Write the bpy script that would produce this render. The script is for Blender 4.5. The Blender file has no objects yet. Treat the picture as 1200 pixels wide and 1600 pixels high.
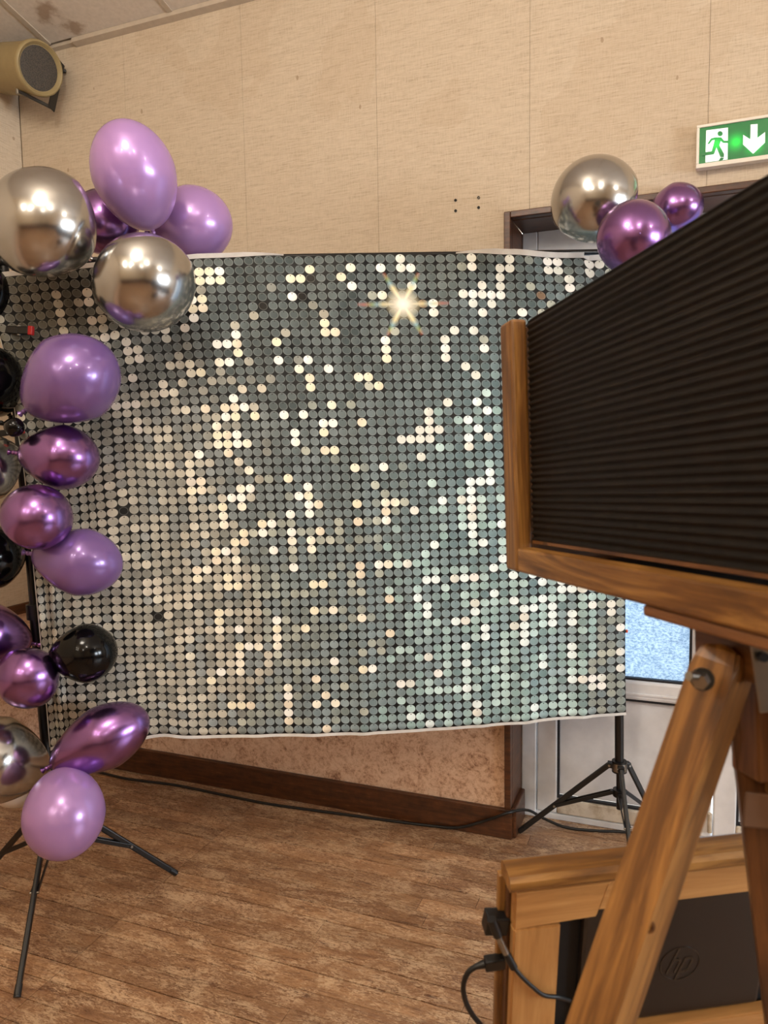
import bpy, bmesh, math, random
from mathutils import Vector, Matrix, noise
random.seed(7)
C = bpy.context.scene.collection
V = Vector
# ------------------------------------------------------------------ camera
FPX = 1175.0
CAM = V((0, 0, 1.45))
D_ = V((200, 12500, 1175)).normalized()
X_ = V((3000, 65, -1175)).normalized(); X_ = (X_ - D_ * X_.dot(D_)).normalized()
Z_ = -D_; Y_ = Z_.cross(X_)
R = Matrix((X_, Y_, Z_))                    # camera (x right, y down, z forward) -> world
def camdir(x, y, z): return R @ V((x, y, z))
cd = bpy.data.cameras.new('camera'); cam = bpy.data.objects.new('camera', cd); C.objects.link(cam)
cx, cy, cz = camdir(1, 0, 0), -camdir(0, 1, 0), -camdir(0, 0, 1)
cam.matrix_world = Matrix(((cx.x, cy.x, cz.x, CAM.x), (cx.y, cy.y, cz.y, CAM.y), (cx.z, cy.z, cz.z, CAM.z), (0, 0, 0, 1)))
cd.sensor_fit = 'VERTICAL'; cd.sensor_height = 36.0; cd.lens = 36.0 * FPX / 1600; cd.clip_start = .02
cd.dof.use_dof = True; cd.dof.focus_distance = 2.5; cd.dof.aperture_fstop = 7.0
S = bpy.context.scene; S.camera = cam
# ------------------------------------------------------------------ world, exposure
w = bpy.data.worlds.new('world'); S.world = w; w.use_nodes = True
bg = w.node_tree.nodes['Background']; bg.inputs[0].default_value = (.86, .93, 1, 1); bg.inputs[1].default_value = 4.6
S.view_settings.view_transform = 'Standard'; S.view_settings.look = 'None'; S.view_settings.gamma = 1
S.view_settings.use_curve_mapping = False; S.view_settings.exposure = 0.12
LIGHT_W = 1.0
# ------------------------------------------------------------------ picture <-> world helpers
def ray(px, py): return R @ V(((px - 600) / FPX, (py - 800) / FPX, 1))
def floor_at(px, py, z=0.0):
    r = ray(px, py); return CAM + r * ((z - CAM.z) / r.z)
def wall_at(px, py, y):
    r = ray(px, py); return CAM + r * (y / r.y)
def deep(px, py, d): return CAM + ray(px, py) * d
def plane_at(px, py, p, n):
    r = ray(px, py); return CAM + r * ((p - CAM).dot(n) / r.dot(n))
def lin(c):
    def f(u): u /= 255.0; return u / 12.92 if u <= .04045 else ((u + .055) / 1.055) ** 2.4
    return (f(c[0]), f(c[1]), f(c[2]), 1)
# ------------------------------------------------------------------ materials
class NT:
    def __init__(s, name):
        s.m = bpy.data.materials.new(name); s.m.use_nodes = True; s.t = s.m.node_tree; s.b = s.t.nodes['Principled BSDF']
    def n(s, k, **kw):
        o = s.t.nodes.new('ShaderNode' + k)
        for a, v in kw.items(): setattr(o, a, v)
        return o
    def l(s, a, b): s.t.links.new(a, b)
    def put(s, sock, v):
        if hasattr(v, 'links'): s.l(v, sock)
        else: sock.default_value = v
    def math(s, op, a, b=0.0, c=None, clamp=False):
        o = s.n('Math', operation=op); o.use_clamp = clamp; s.put(o.inputs[0], a); s.put(o.inputs[1], b)
        if c is not None: s.put(o.inputs[2], c)
        return o.outputs[0]
    def mix(s, f, a, b, mode='MIX'):
        o = s.n('Mix', data_type='RGBA', blend_type=mode); s.put(o.inputs[0], f); s.put(o.inputs[6], a); s.put(o.inputs[7], b)
        return o.outputs[2]
    def noise(s, vec, scale, detail=3, rough=.55, dist=0.0):
        o = s.n('TexNoise'); s.l(vec, o.inputs['Vector']); o.inputs['Scale'].default_value = scale
        o.inputs['Detail'].default_value = detail; o.inputs['Roughness'].default_value = rough; o.inputs['Distortion'].default_value = dist
        return o.outputs[0]
    def coord(s, kind='Object', scale=(1, 1, 1)):
        if kind == 'World': src = s.n('NewGeometry').outputs['Position']
        else: src = s.n('TexCoord').outputs[kind]
        m = s.n('Mapping'); m.inputs['Scale'].default_value = scale; s.l(src, m.inputs[0]); return m.outputs[0]
    def ramp(s, f, stops):
        o = s.n('ValToRGB'); e = o.color_ramp.elements
        while len(e) < len(stops): e.new(.5)
        for i, (p, c) in enumerate(stops):
            e[i].position = p; e[i].color = c if len(c) == 4 else (*c, 1)
        s.l(f, o.inputs[0]); return o.outputs[0]
    def bump(s, h, strength=.3, dist=.002):
        o = s.n('Bump'); o.inputs['Strength'].default_value = strength; o.inputs['Distance'].default_value = dist
        s.l(h, o.inputs['Height']); s.l(o.outputs[0], s.b.inputs['Normal'])
    def set(s, **kw):
        for k, v in kw.items(): s.put(s.b.inputs[k.replace('_', ' ')], v)
        return s.m
M = {}
def flat(name, col, rough=.5, metal=0.0, var=.06, scale=30, **kw):
    a = NT(name); nz = a.noise(a.coord(), scale, 3)
    base = lin(col); dark = tuple(x * (1 - var) for x in base[:3]) + (1,); lite = tuple(min(1, x * (1 + var)) for x in base[:3]) + (1,)
    a.set(Base_Color=a.ramp(nz, [(.3, dark), (.7, lite)]), Roughness=rough, Metallic=metal, **kw); M[name] = a.m; return a.m
flat('black_metal', (12, 12, 13), .34, .0)
flat('black_plastic', (9, 9, 10), .42)
flat('bracket_black', (24, 20, 16), .5)
flat('steel', (150, 146, 138), .3, 1.0)
flat('speaker_shell', (150, 132, 92), .5)
flat('sign_case', (225, 218, 205), .4)
flat('red_plastic', (190, 30, 30), .4)
flat('orange_plastic', (215, 85, 40), .4)
flat('gasket', (28, 30, 36), .6)
flat('cable_rubber', (10, 10, 10), .5)
flat('hem_white', (250, 247, 242), .7)
flat('monitor_shell', (28, 20, 16), .38)
flat('emblem_print', (46, 36, 26), .2)
flat('dark_void', (10, 8, 7), .8)
flat('tape', (112, 84, 64), .5)
flat('lamp_white', (235, 230, 220), .5)
a = NT('upvc'); co = a.coord('World'); g = a.noise(co, 6, 4); 
a.set(Base_Color=a.ramp(g, [(.35, lin((206, 206, 208))), (.65, lin((230, 230, 232)))]), Roughness=.38); M['upvc'] = a.m
a = NT('upvc_worn'); co = a.coord('World'); g = a.noise(co, 14, 5, .7)
a.set(Base_Color=a.ramp(g, [(.3, lin((165, 148, 122))), (.55, lin((216, 206, 190)))]), Roughness=.5); M['upvc_worn'] = a.m
# speaker grille
a = NT('grille'); vo = a.n('TexVoronoi'); vo.inputs['Scale'].default_value = 260; a.l(a.coord(), vo.inputs[0])
a.set(Base_Color=a.ramp(vo.outputs[0], [(.2, lin((30, 27, 24))), (.6, lin((72, 64, 54)))]), Roughness=.6); a.bump(vo.outputs[0], .5, .001); M['grille'] = a.m
# woven wallpaper
a = NT('wallpaper')
h1 = a.noise(a.coord('World', (9, 9, 120)), 2.2, 4, .7); h2 = a.noise(a.coord('World', (110, 110, 12)), 2.2, 3, .7)
h3 = a.noise(a.coord('World'), 1.7, 3)
weave = a.math('ADD', h1, a.math('MULTIPLY', h2, .55))
c1 = a.ramp(weave, [(.50, lin((170, 152, 130))), (.72, lin((196, 179, 156))), (.95, lin((207, 191, 169)))])
sp = a.n('TexVoronoi'); sp.inputs['Scale'].default_value = 6.5; a.l(a.coord('World', (1.6, 1, .8)), sp.inputs[0])
spn = a.noise(a.coord('World', (30, 30, 18)), 1.0, 3)
spot = a.math('MULTIPLY', a.math('LESS_THAN', a.math('ADD', sp.outputs[0], a.math('MULTIPLY', spn, .12)), .105), .55)
c2 = a.mix(spot, c1, lin((140, 112, 82)))
c3 = a.mix(a.math('MULTIPLY', a.math('GREATER_THAN', h3, .62), .12), c2, lin((170, 140, 105)))
a.set(Base_Color=c3, Roughness=.75); a.bump(weave, .18, .001); M['wallpaper'] = a.m
# marbled dado
a = NT('dado'); co = a.coord('World')
n1 = a.noise(co, 18, 7, .8, .8); n2 = a.noise(co, 80, 5, .75)
mm = a.math('ADD', a.math('MULTIPLY', n1, .6), a.math('MULTIPLY', n2, .4))
a.set(Base_Color=a.ramp(mm, [(.38, lin((138, 96, 70))), (.45, lin((198, 158, 128))), (.52, lin((222, 188, 158))), (.68, lin((236, 210, 184)))]), Roughness=.45)
M['dado'] = a.m
# dark stained timber of the room
a = NT('dark_wood'); g = a.noise(a.coord('World', (3, 3, 30)), 3, 4, .65); n2 = a.noise(a.coord('World'), 40, 3)
a.set(Base_Color=a.ramp(a.math('ADD', a.math('MULTIPLY', g, .7), a.math('MULTIPLY', n2, .3)), [(.35, lin((50, 26, 12))), (.6, lin((86, 48, 23))), (.74, lin((124, 86, 56)))]), Roughness=.38)
M['dark_wood'] = a.m
# honey stained pine (long side along local X)
def pine(name, dark, mid, lite, rough=.42):
    a = NT(name); oi = a.n('ObjectInfo'); add = a.n('VectorMath', operation='ADD')
    a.l(a.coord('Object', (1.6, 16, 16)), add.inputs[0]); a.l(oi.outputs['Random'], add.inputs[1])
    g = a.noise(add.outputs[0], 1.9, 5, .62, 1.2); g2 = a.noise(a.coord('Object', (6, 120, 120)), 1, 3, .6)
    k = a.math('ADD', a.math('MULTIPLY', g, .75), a.math('MULTIPLY', g2, .25))
    base = a.ramp(k, [(.30, lin(dark)), (.46, lin(mid)), (.62, lin(lite)), (.8, lin(mid))])
    vo = a.n('TexVoronoi'); vo.inputs['Scale'].default_value = 2.6; a.l(a.coord('Object', (2.2, 3.5, 3.5)), vo.inputs[0])
    knot = a.math('LESS_THAN', vo.outputs[0], .10)
    a.set(Base_Color=a.mix(a.math('MULTIPLY', knot, .65), base, lin(tuple(c * .5 for c in dark))), Roughness=rough, Coat_Weight=.15, Coat_Roughness=.25)
    a.bump(k, .2, .001); M[name] = a.m
pine('pine', (64, 38, 13), (114, 74, 28), (166, 120, 60))
pine('pine_leg', (56, 32, 11), (102, 64, 24), (158, 110, 54), .33)
pine('pine_dark', (54, 31, 15), (88, 54, 26), (128, 84, 44))
pine('pine_pale', (150, 104, 54), (178, 128, 72), (196, 148, 90))
# worn floor
a = NT('floor_wood'); oi = a.n('ObjectInfo')
off = a.n('VectorMath', operation='ADD'); a.l(a.coord('World', (4.5, 24, 1)), off.inputs[0])
sc = a.n('VectorMath', operation='SCALE'); a.l(oi.outputs['Random'], sc.inputs[0]); sc.inputs['Scale'].default_value = 30.0
cmb = a.n('CombineXYZ'); a.l(a.math('MULTIPLY', oi.outputs['Random'], 37.0), cmb.inputs[0]); a.l(cmb.outputs[0], off.inputs[1])
g = a.noise(off.outputs[0], 1.2, 5, .62, 2.8)
fine = a.noise(a.coord('World', (24, 74, 1)), 2.4, 7, .80, 1.2)
big = a.noise(a.coord('World'), 1.8, 4, .6); med = a.noise(a.coord('World', (1, 2.2, 1)), 7, 5, .7, .5)
grain = a.ramp(g, [(.31, lin((82, 54, 36))), (.38, lin((132, 98, 68))), (.52, lin((154, 118, 82))), (.66, lin((172, 134, 94)))])
tint = a.mix(a.math('MULTIPLY', oi.outputs['Random'], .42), grain, lin((98, 66, 46)))
worn = a.ramp(a.math('ADD', a.math('MULTIPLY', fine, .62), a.math('MULTIPLY', med, .42)), [(.52, (0, 0, 0)), (.575, (1, 1, 1))])
darkp = a.ramp(a.math('ADD', a.math('MULTIPLY', fine, .4), a.math('MULTIPLY', big, .6)), [(.40, (1, 1, 1)), (.50, (0, 0, 0))])
c = a.mix(a.math('MULTIPLY', darkp, .42), tint, lin((82, 54, 36)))
c = a.mix(a.math('MULTIPLY', worn, .62), c, lin((212, 184, 146)))
hsv = a.n('HueSaturation'); hsv.inputs['Hue'].default_value = .494; a.l(a.math('MULTIPLY_ADD', a.math('FRACT', a.math('MULTIPLY', oi.outputs['Random'], 7.3)), .30, .90), hsv.inputs['Value']); a.l(c, hsv.inputs['Color']); c = hsv.outputs[0]
a.set(Base_Color=c, Roughness=a.ramp(fine, [(.3, (.20,) * 3), (.7, (.40,) * 3)])); a.set(Coat_Weight=.6, Coat_Roughness=.33); a.bump(fine, .4, .0012); M['floor_wood'] = a.m
# ceiling
a = NT('ceiling_tile'); co = a.coord('World'); n1 = a.noise(co, 60, 4); st = a.noise(co, 3.4, 4, .6)
pos = a.n('NewGeometry').outputs['Position']; dst = a.n('VectorMath', operation='DISTANCE'); a.l(pos, dst.inputs[0]); STAIN = dst
nn = a.math('ADD', dst.outputs['Value'], a.math('MULTIPLY', a.math('SUBTRACT', a.noise(co, 9, 4), .5), .55))
stain = a.ramp(nn, [(.0, (.6,) * 3), (.03, (.35,) * 3), (.055, (.1,) * 3), (.08, (0, 0, 0))])
a.set(Base_Color=a.mix(stain, a.ramp(n1, [(.3, lin((206, 196, 184))), (.7, lin((218, 208, 196)))]), lin((128, 92, 50))), Roughness=.85); M['ceiling_tile'] = a.m
flat('ceiling_bar', (190, 176, 158), .6)
flat('plaster', (206, 188, 160), .8)
# frosted glass
a = NT('frosted_glass'); co = a.coord('World'); n1 = a.noise(a.coord('World', (1, 1, 1.8)), 85, 4, .75)
tr = a.n('BsdfTranslucent'); a.l(a.ramp(n1, [(.44, lin((134, 152, 168))), (.55, lin((192, 202, 210)))]), tr.inputs[0])
mx = a.n('MixShader'); mx.inputs[0].default_value = .15; a.l(tr.outputs[0], mx.inputs[1]); a.l(a.b.outputs[0], mx.inputs[2])
a.set(Base_Color=(.6, .68, .75, 1), Roughness=.25); a.bump(n1, .4, .002)
a.l(mx.outputs[0], a.t.nodes['Material Output'].inputs[0]); M['frosted_glass'] = a.m
# corrugated bellows sheet
a = NT('bellows'); n1 = a.noise(a.coord(), 60, 4); a.set(Base_Color=a.ramp(n1, [(.3, lin((26, 22, 18))), (.7, lin((42, 36, 29)))]), Roughness=.5); M['bellows'] = a.m
# balloons
def balloon_mat(name, col, rough, metal, coat=.3, spec=.5):
    a = NT(name); n1 = a.noise(a.coord(), 2.5, 3)
    base = lin(col); d = tuple(x * .88 for x in base[:3]) + (1,)
    a.set(Base_Color=a.ramp(n1, [(.3, d), (.7, base)]), Roughness=rough, Metallic=metal, Coat_Weight=coat, Coat_Roughness=.06, Specular_IOR_Level=spec)
    M[name] = a.m
balloon_mat('silver_chrome', (186, 185, 183), .205, 1.0, .15)
balloon_mat('purple_chrome', (150, 108, 172), .25, 1.0, .25)
balloon_mat('lilac_pearl', (182, 142, 206), .27, .30, .35)
balloon_mat('violet_pearl', (132, 100, 164), .27, .35, .35)
balloon_mat('black_latex', (6, 6, 7), .13, .0, .0, .28)
balloon_mat('ivory_latex', (225, 212, 196), .4, .0, .3)
# exit sign green: lit from behind by three LEDs
def led_mat(name, col, hot, base_e, hot_e, leds, rad):
    a = NT(name); pos = a.n('NewGeometry').outputs['Position']; tot = None
    for L in leds:
        d = a.n('VectorMath', operation='DISTANCE'); a.l(pos, d.inputs[0]); d.inputs[1].default_value = L
        g = a.math('POWER', a.math('SUBTRACT', 1.0, a.math('DIVIDE', d.outputs['Value'], rad), clamp=True), 1.6)
        tot = g if tot is None else a.math('MAXIMUM', tot, g)
    a.set(Base_Color=lin(col), Roughness=.25, Emission_Color=a.mix(tot, lin(col), lin(hot)), Emission_Strength=a.math('MULTIPLY_ADD', tot, hot_e, base_e))
    M[name] = a.m
# ------------------------------------------------------------------ geometry helpers
def link(name, bm, mat, parent=None, mw=None, smooth=False):
    me = bpy.data.meshes.new(name); bmesh.ops.recalc_face_normals(bm, faces=bm.faces); bm.to_mesh(me); bm.free()
    if smooth:
        for p in me.polygons: p.use_smooth = True
        me.set_sharp_from_angle(angle=math.radians(48))
    for m in (mat if isinstance(mat, (list, tuple)) else [mat]):
        me.materials.append(M[m] if isinstance(m, str) else m)
    o = bpy.data.objects.new(name, me); C.objects.link(o)
    if mw is not None: o.matrix_world = mw
    if parent is not None:
        o.parent = parent; o.matrix_parent_inverse = parent_mw(parent).inverted()
    return o
def parent_mw(p):
    m = p.matrix_basis.copy()
    if p.parent: m = parent_mw(p.parent) @ p.matrix_parent_inverse @ m
    return m
def tag(o, label=None, cat=None, group=None, kind=None):
    if label: o['label'] = label
    if cat: o['category'] = cat
    if group: o['group'] = group
    if kind: o['kind'] = kind
    return o
def empty(name, loc, label, cat, group=None):
    o = bpy.data.objects.new(name, None); C.objects.link(o); o.location = loc; o.empty_display_size = .05
    return tag(o, label, cat, group)
def box(bm, lo, hi, bev=0.0):
    vs = [bm.verts.new((x, y, z)) for x in (lo[0], hi[0]) for y in (lo[1], hi[1]) for z in (lo[2], hi[2])]
    fs = [bm.faces.new([vs[i] for i in f]) for f in ((0, 1, 3, 2), (4, 6, 7, 5), (0, 4, 5, 1), (2, 3, 7, 6), (0, 2, 6, 4), (1, 5, 7, 3))]
    if bev:
        es = list({e for f in fs for e in f.edges}); bmesh.ops.bevel(bm, geom=es, offset=bev, segments=2, affect='EDGES', profile=.5)
def boxo(name, lo, hi, mat, parent=None, bev=0.0, mw=None, kind=None):
    bm = bmesh.new(); box(bm, lo, hi, bev); o = link(name, bm, mat, parent, mw)
    if kind: o['kind'] = kind
    return o
def frame_mat(x, z_hint, origin):                     # local X along x
    x = x.normalized(); y = z_hint.cross(x).normalized(); z = x.cross(y)
    return Matrix(((x.x, y.x, z.x, origin.x), (x.y, y.y, z.y, origin.y), (x.z, y.z, z.z, origin.z), (0, 0, 0, 1)))
def bar(name, p0, p1, w, t, mat, parent=None, hint=V((0, 0, 1)), bev=.002):
    d = p1 - p0; mw = frame_mat(d, hint, p0)
    return boxo(name, (0, -w / 2, -t / 2), (d.length, w / 2, t / 2), mat, parent, bev, mw)
def tube(name, pts, r, mat, parent=None, seg=10, rs=None):
    bm = bmesh.new(); rings = []
    n = len(pts); up = V((.13, .21, .97))
    for i, p in enumerate(pts):
        d = (pts[min(i + 1, n - 1)] - pts[max(i - 1, 0)]).normalized()
        a = d.cross(up)
        if a.length < .1: a = d.cross(V((1, 0, 0)))
        a.normalize(); b = d.cross(a); rr = rs[i] if rs else r
        rings.append([bm.verts.new(p + (a * math.cos(2 * math.pi * k / seg) + b * math.sin(2 * math.pi * k / seg)) * rr) for k in range(seg)])
    for i in range(n - 1):
        for k in range(seg): bm.faces.new((rings[i][k], rings[i][(k + 1) % seg], rings[i + 1][(k + 1) % seg], rings[i + 1][k]))
    bm.faces.new(rings[0][::-1]); bm.faces.new(rings[-1])
    o = link(name, bm, mat, parent, None, True); return o
def spline(pts, n=8):
    out = []
    P = [pts[0]] + list(pts) + [pts[-1]]
    for i in range(1, len(P) - 2):
        for k in range(n):
            t = k / n; p0, p1, p2, p3 = P[i - 1], P[i], P[i + 1], P[i + 2]
            out.append(.5 * ((2 * p1) + (p2 - p0) * t + (2 * p0 - 5 * p1 + 4 * p2 - p3) * t * t + (3 * p1 - p0 - 3 * p2 + p3) * t ** 3))
    out.append(P[-2]); return out
def lathe(bm, prof, seg=32, axis='X', mi=0):          # prof: (along, radius)
    rings = []
    for (x, r) in prof:
        if r < 1e-6: rings.append([bm.verts.new((x, 0, 0))]); continue
        rings.append([bm.verts.new((x, r * math.cos(2 * math.pi * k / seg), r * math.sin(2 * math.pi * k / seg))) for k in range(seg)])
    for i in range(len(rings) - 1):
        A, B = rings[i], rings[i + 1]
        for k in range(seg):
            k2 = (k + 1) % seg
            if len(A) == 1 and len(B) == 1: continue
            if len(A) == 1: f = bm.faces.new((A[0], B[k2], B[k]))
            elif len(B) == 1: f = bm.faces.new((A[k], A[k2], B[0]))
            else: f = bm.faces.new((A[k], A[k2], B[k2], B[k]))
            f.material_index = mi
# ------------------------------------------------------------------ the room
YW = 2.603; XL = -2.69; XR = 4.2; YB = -5.0; YD = 2.79; XO = -.545; XO2 = 1.15; ZO = 2.19
ZC = 3.112; SL = math.tan(math.radians(13.5))
def zc(y): return ZC + (YW - y) * SL if y > -1.2 else ZC + (YW + 1.2) * SL
fl = bmesh.new(); box(fl, (XL - .1, YB - .1, -.12), (XR + .1, .6, 0)); box(fl, (XL - .1, .6, -.12), (XR + .1, 3.0, -.006))
floor = link('floor', fl, ['floor_wood', 'dark_void']); floor['kind'] = 'structure'
for p in floor.data.polygons[6:]: p.material_index = 1
row = 0; y = .6
while y < 2.80:
    y2 = min(y + .0705, 2.83); g = .0009 + (.0018 if row % 7 in (2, 5) else 0) + (.0003 if row % 3 == 0 else 0)
    cuts = [XL, XL + random.uniform(.3, .8), -1.575]; x = -1.575
    while x < 1.55: x += random.uniform(.5, 1.15); cuts.append(x)
    for i in range(len(cuts) - 1):
        x0, x1 = cuts[i], cuts[i + 1]
        if y > YW and x1 < XO: continue
        dz = random.uniform(-.0006, .0)
        boxo('plank', (x0 + .0006 + (.0007 if i == 2 else 0), y + g, -.0062), (x1 - .0006, y2 - g, dz), 'floor_wood', floor)
    y = y2; row += 1
# back wall, built of papered panels on a backing
wb = bmesh.new()
for lo, hi in (((XL - .1, YW + .012, 0), (XO - .031, YW + .15, ZC + .1)), ((XO - .031, YW + .012, ZO + .031), (XO2 + .031, YW + .15, ZC + .1)), ((XO2 + .031, YW + .012, 0), (XR + .1, YW + .15, ZC + .1)),
               ((XL - .1, YW + .15, 0), (XO - .031, YW + .3, ZC)), ((XO2 + .03, YW + .15, 0), (XR + .1, YW + .3, ZC)), ((XO - .03, YW + .15, ZO + .03), (XO2 + .03, YW + .3, ZC))):
    box(wb, lo, hi)
wall_back = link('wall_back', wb, 'plaster'); wall_back['kind'] = 'structure'
seams = [XL, -2.125, -1.5755, -1.028, -.484, .0605, .605, 1.15, 1.695, 2.24, 2.785, 3.33, 3.875, XR]
for i in range(len(seams) - 1):
    x0, x1 = seams[i] + .0005, seams[i + 1] - .0005
    zlo = .765
    segs = []
    if x1 <= XO - .02 or x0 >= XO2: segs.append((x0, x1, zlo))
    else:
        if x0 < XO - .02: segs.append((x0, XO - .02, zlo)); x0 = XO - .02
        xe = min(x1, XO2 + .02); segs.append((x0, xe, ZO + .02))
        if x1 > XO2 + .02: segs.append((XO2 + .02, x1, zlo))
    bm = bmesh.new()
    for (s0, s1, z0) in segs: box(bm, (s0, YW, z0), (s1, YW + .012, ZC + .02))
    link('wall_panel', bm, 'wallpaper', wall_back)
boxo('dado_panel', (XL, YW + .002, .1), (XO - .02, YW + .012, .72), 'dado', wall_back)
boxo('dado_panel', (XO2 + .02, YW + .002, .1), (XR, YW + .012, .72), 'dado', wall_back)
boxo('dado_rail', (XL, YW - .014, .72), (XO - .02, YW + .012, .765), 'dark_wood', wall_back, .004)
boxo('dado_rail', (XO2 + .02, YW - .014, .72), (XR, YW + .012, .765), 'dark_wood', wall_back, .004)
def skirting(name, lo, hi): 
    o = boxo(name, lo, hi, 'dark_wood', None, .004); o['kind'] = 'structure'; return o
skirting('baseboard_back', (XL + .016, YW - .016, 0), (XO + .004, YW + .002, .113))
skirting('baseboard_recess', (XO - .002, YW + .003, 0), (XO + .016, YD - .012, .113))
# four old screw holes with plugs
for k, p in enumerate(((712, 313), (712, 329.5), (748, 309), (748, 324.5))):
    c = wall_at(*p, YW); t = bmesh.new(); lathe(t, [(.0, 0), (.0, .0048), (.003, .0048), (.003, .0026), (-.001, .0022), (-.001, 0)], 14)
    o = link('screw_plug', t, 'bracket_black', wall_back, frame_mat(V((0, -1, 0)), V((0, 0, 1)), c))
# left wall
bm = bmesh.new(); box(bm, (XL - .15, YB, 0), (XL - .012, YW + .15, 4.2)); wl = link('wall_left', bm, 'plaster'); wl['kind'] = 'structure'
ys = [2.6, 2.05, 1.5, .95, .4, -.15, -1.5, -3.0, -5]
for i in range(len(ys) - 1):
    bm = bmesh.new(); box(bm, (XL - .012, ys[i + 1] + .0008, .765), (XL, ys[i] - .0008, 4.1)); link('wall_panel', bm, 'wallpaper', wl)
boxo('dado_panel', (XL - .012, YB, .1), (XL - .002, YW - .001, .72), 'dado', wl)
boxo('dado_rail', (XL - .012, YB, .72), (XL + .014, YW - .016, .765), 'dark_wood', wl, .004)
skirting('baseboard_left', (XL - .002, YB, 0), (XL + .014, YW - .02, .113))
# right and rear walls, with two assumed windows, out of view, in the right wall
bm = bmesh.new()
wins = [(-.1, .75), (1.05, 1.9)]
ycuts = [YB, -.1, .75, 1.05, 1.9, YW + .15]
for i in range(5):
    if i in (1, 3): box(bm, (XR, ycuts[i], 0), (XR + .15, ycuts[i + 1], .75)); box(bm, (XR, ycuts[i], 2.35), (XR + .15, ycuts[i + 1], 4.2))
    else: box(bm, (XR, ycuts[i], 0), (XR + .15, ycuts[i + 1], 4.2))
wr = link('wall_right', bm, 'plaster'); wr['kind'] = 'structure'
for i, (a0, a1) in enumerate(wins):
    bm = bmesh.new(); t = .05
    for lo, hi in (((a0, .75), (a1, .8)), ((a0, 2.3), (a1, 2.35)), ((a0, .8), (a0 + t, 2.3)), ((a1 - t, .8), (a1, 2.3)), (((a0 + a1) / 2 - .03, .8), ((a0 + a1) / 2 + .03, 2.3))):
        box(bm, (XR + .03, lo[0], lo[1]), (XR + .09, hi[0], hi[1]))
    o = link('window_%d' % (i + 1), bm, 'upvc'); o['kind'] = 'structure'
wrr = boxo('wall_rear', (XL - .1, YB - .15, 0), (XR + .1, YB, 4.2), 'plaster', kind='structure')
boxo('dado_panel', (XL, YB + .001, 0), (XR, YB + .02, .95), 'dark_wood', wrr)  # added unseen: dark band for the chrome balloons to reflect
boxo('dado_panel', (XR - .02, YB + .02, 0), (XR - .001, -.3, .95), 'dark_wood', wr)  # same added dark band, out of view, for the balloon reflections
# sloping tiled ceiling
bm = bmesh.new()
def cpt(x, y, dz=0): return V((x, y, zc(y) + dz))
prof = [YW + .15, -1.2, YB - .1]
for i in range(2):
    ya, yb = prof[i], prof[i + 1]
    vs = [bm.verts.new(cpt(x, yy, dz)) for x in (XL - .1, XR + .1) for yy in (ya, yb) for dz in (.03, .12)]
    for f in ((0, 1, 3, 2), (4, 6, 7, 5), (0, 4, 5, 1), (2, 3, 7, 6), (0, 2, 6, 4), (1, 5, 7, 3)): bm.faces.new([vs[q] for q in f])
ceil = link('ceiling', bm, 'plaster'); ceil['kind'] = 'structure'
def slab(name, x0, x1, y0, y1, d0, d1, mat):
    bm = bmesh.new(); vs = [bm.verts.new(cpt(x, yy, dz)) for x in (x0, x1) for yy in (y0, y1) for dz in (d0, d1)]
    for f in ((0, 1, 3, 2), (4, 6, 7, 5), (0, 4, 5, 1), (2, 3, 7, 6), (0, 2, 6, 4), (1, 5, 7, 3)): bm.faces.new([vs[q] for q in f])
    return link(name, bm, mat, ceil)
xj = [XL, -2.48, -1.87, -1.26, -.65, -.04, .57, 1.18, 1.79, 2.4, 3.01, 3.62, XR]
yj = [YW - .03, 1.36, .14, -1.2]
for i in range(len(xj) - 1):
    for j in range(3):
        slab('ceiling_tile', xj[i] + .001, xj[i + 1] - .001, yj[j + 1] + .001, yj[j] - .001, .0, .031, 'ceiling_tile')
    if i: slab('grid_bar', xj[i] - .012, xj[i] + .012, -1.19, YW - .03, -.004, .0, 'ceiling_bar')
for j in (1, 2): slab('grid_bar', XL, XR, yj[j] - .012, yj[j] + .012, -.0035, .0, 'ceiling_bar')
slab('edge_bar', -2.36, XR, YW - .03, YW, -.016, .03, 'ceiling_bar')
slab('edge_bar', XL, -2.36, YW - .02, YW, -.010, .03, 'ceiling_bar')
r_ = ray(98, 42); k_ = (zc(YW) - CAM.z + YW * SL - 0) ; # ray meets the slope z = ZC + (YW - y) * SL
t_ = (ZC + YW * SL - CAM.z) / (r_.z + r_.y * SL); STAIN.inputs[1].default_value = CAM + r_ * t_
# ------------------------------------------------------------------ door recess and doors
t = .014
def struct(name, lo, hi, mat, bev=.003): return boxo(name, lo, hi, mat, None, bev, kind='structure')
struct('trim_1', (XO - .022, YW - .02, .113), (XO, YW + .014, ZO + .022), 'dark_wood')
struct('trim_2', (XO, YW - .02, ZO), (XO2, YW + .014, ZO + .022), 'dark_wood')
struct('trim_3', (XO2, YW - .02, 0), (XO2 + .022, YW + .014, ZO + .022), 'dark_wood')
struct('trim_4', (XO - .03, YW + .014, 0), (XO, YD + .06, ZO), 'dark_wood')
struct('trim_5', (XO, YW + .014, ZO - .002), (XO2, YD + .06, ZO + .03), 'dark_wood')
struct('trim_6', (XO2, YW + .014, 0), (XO2 + .03, YD + .06, ZO), 'dark_wood')
ob = lambda n, lo, hi, m, p, b=.003: boxo(n, lo, hi, m, p, b)
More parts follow.
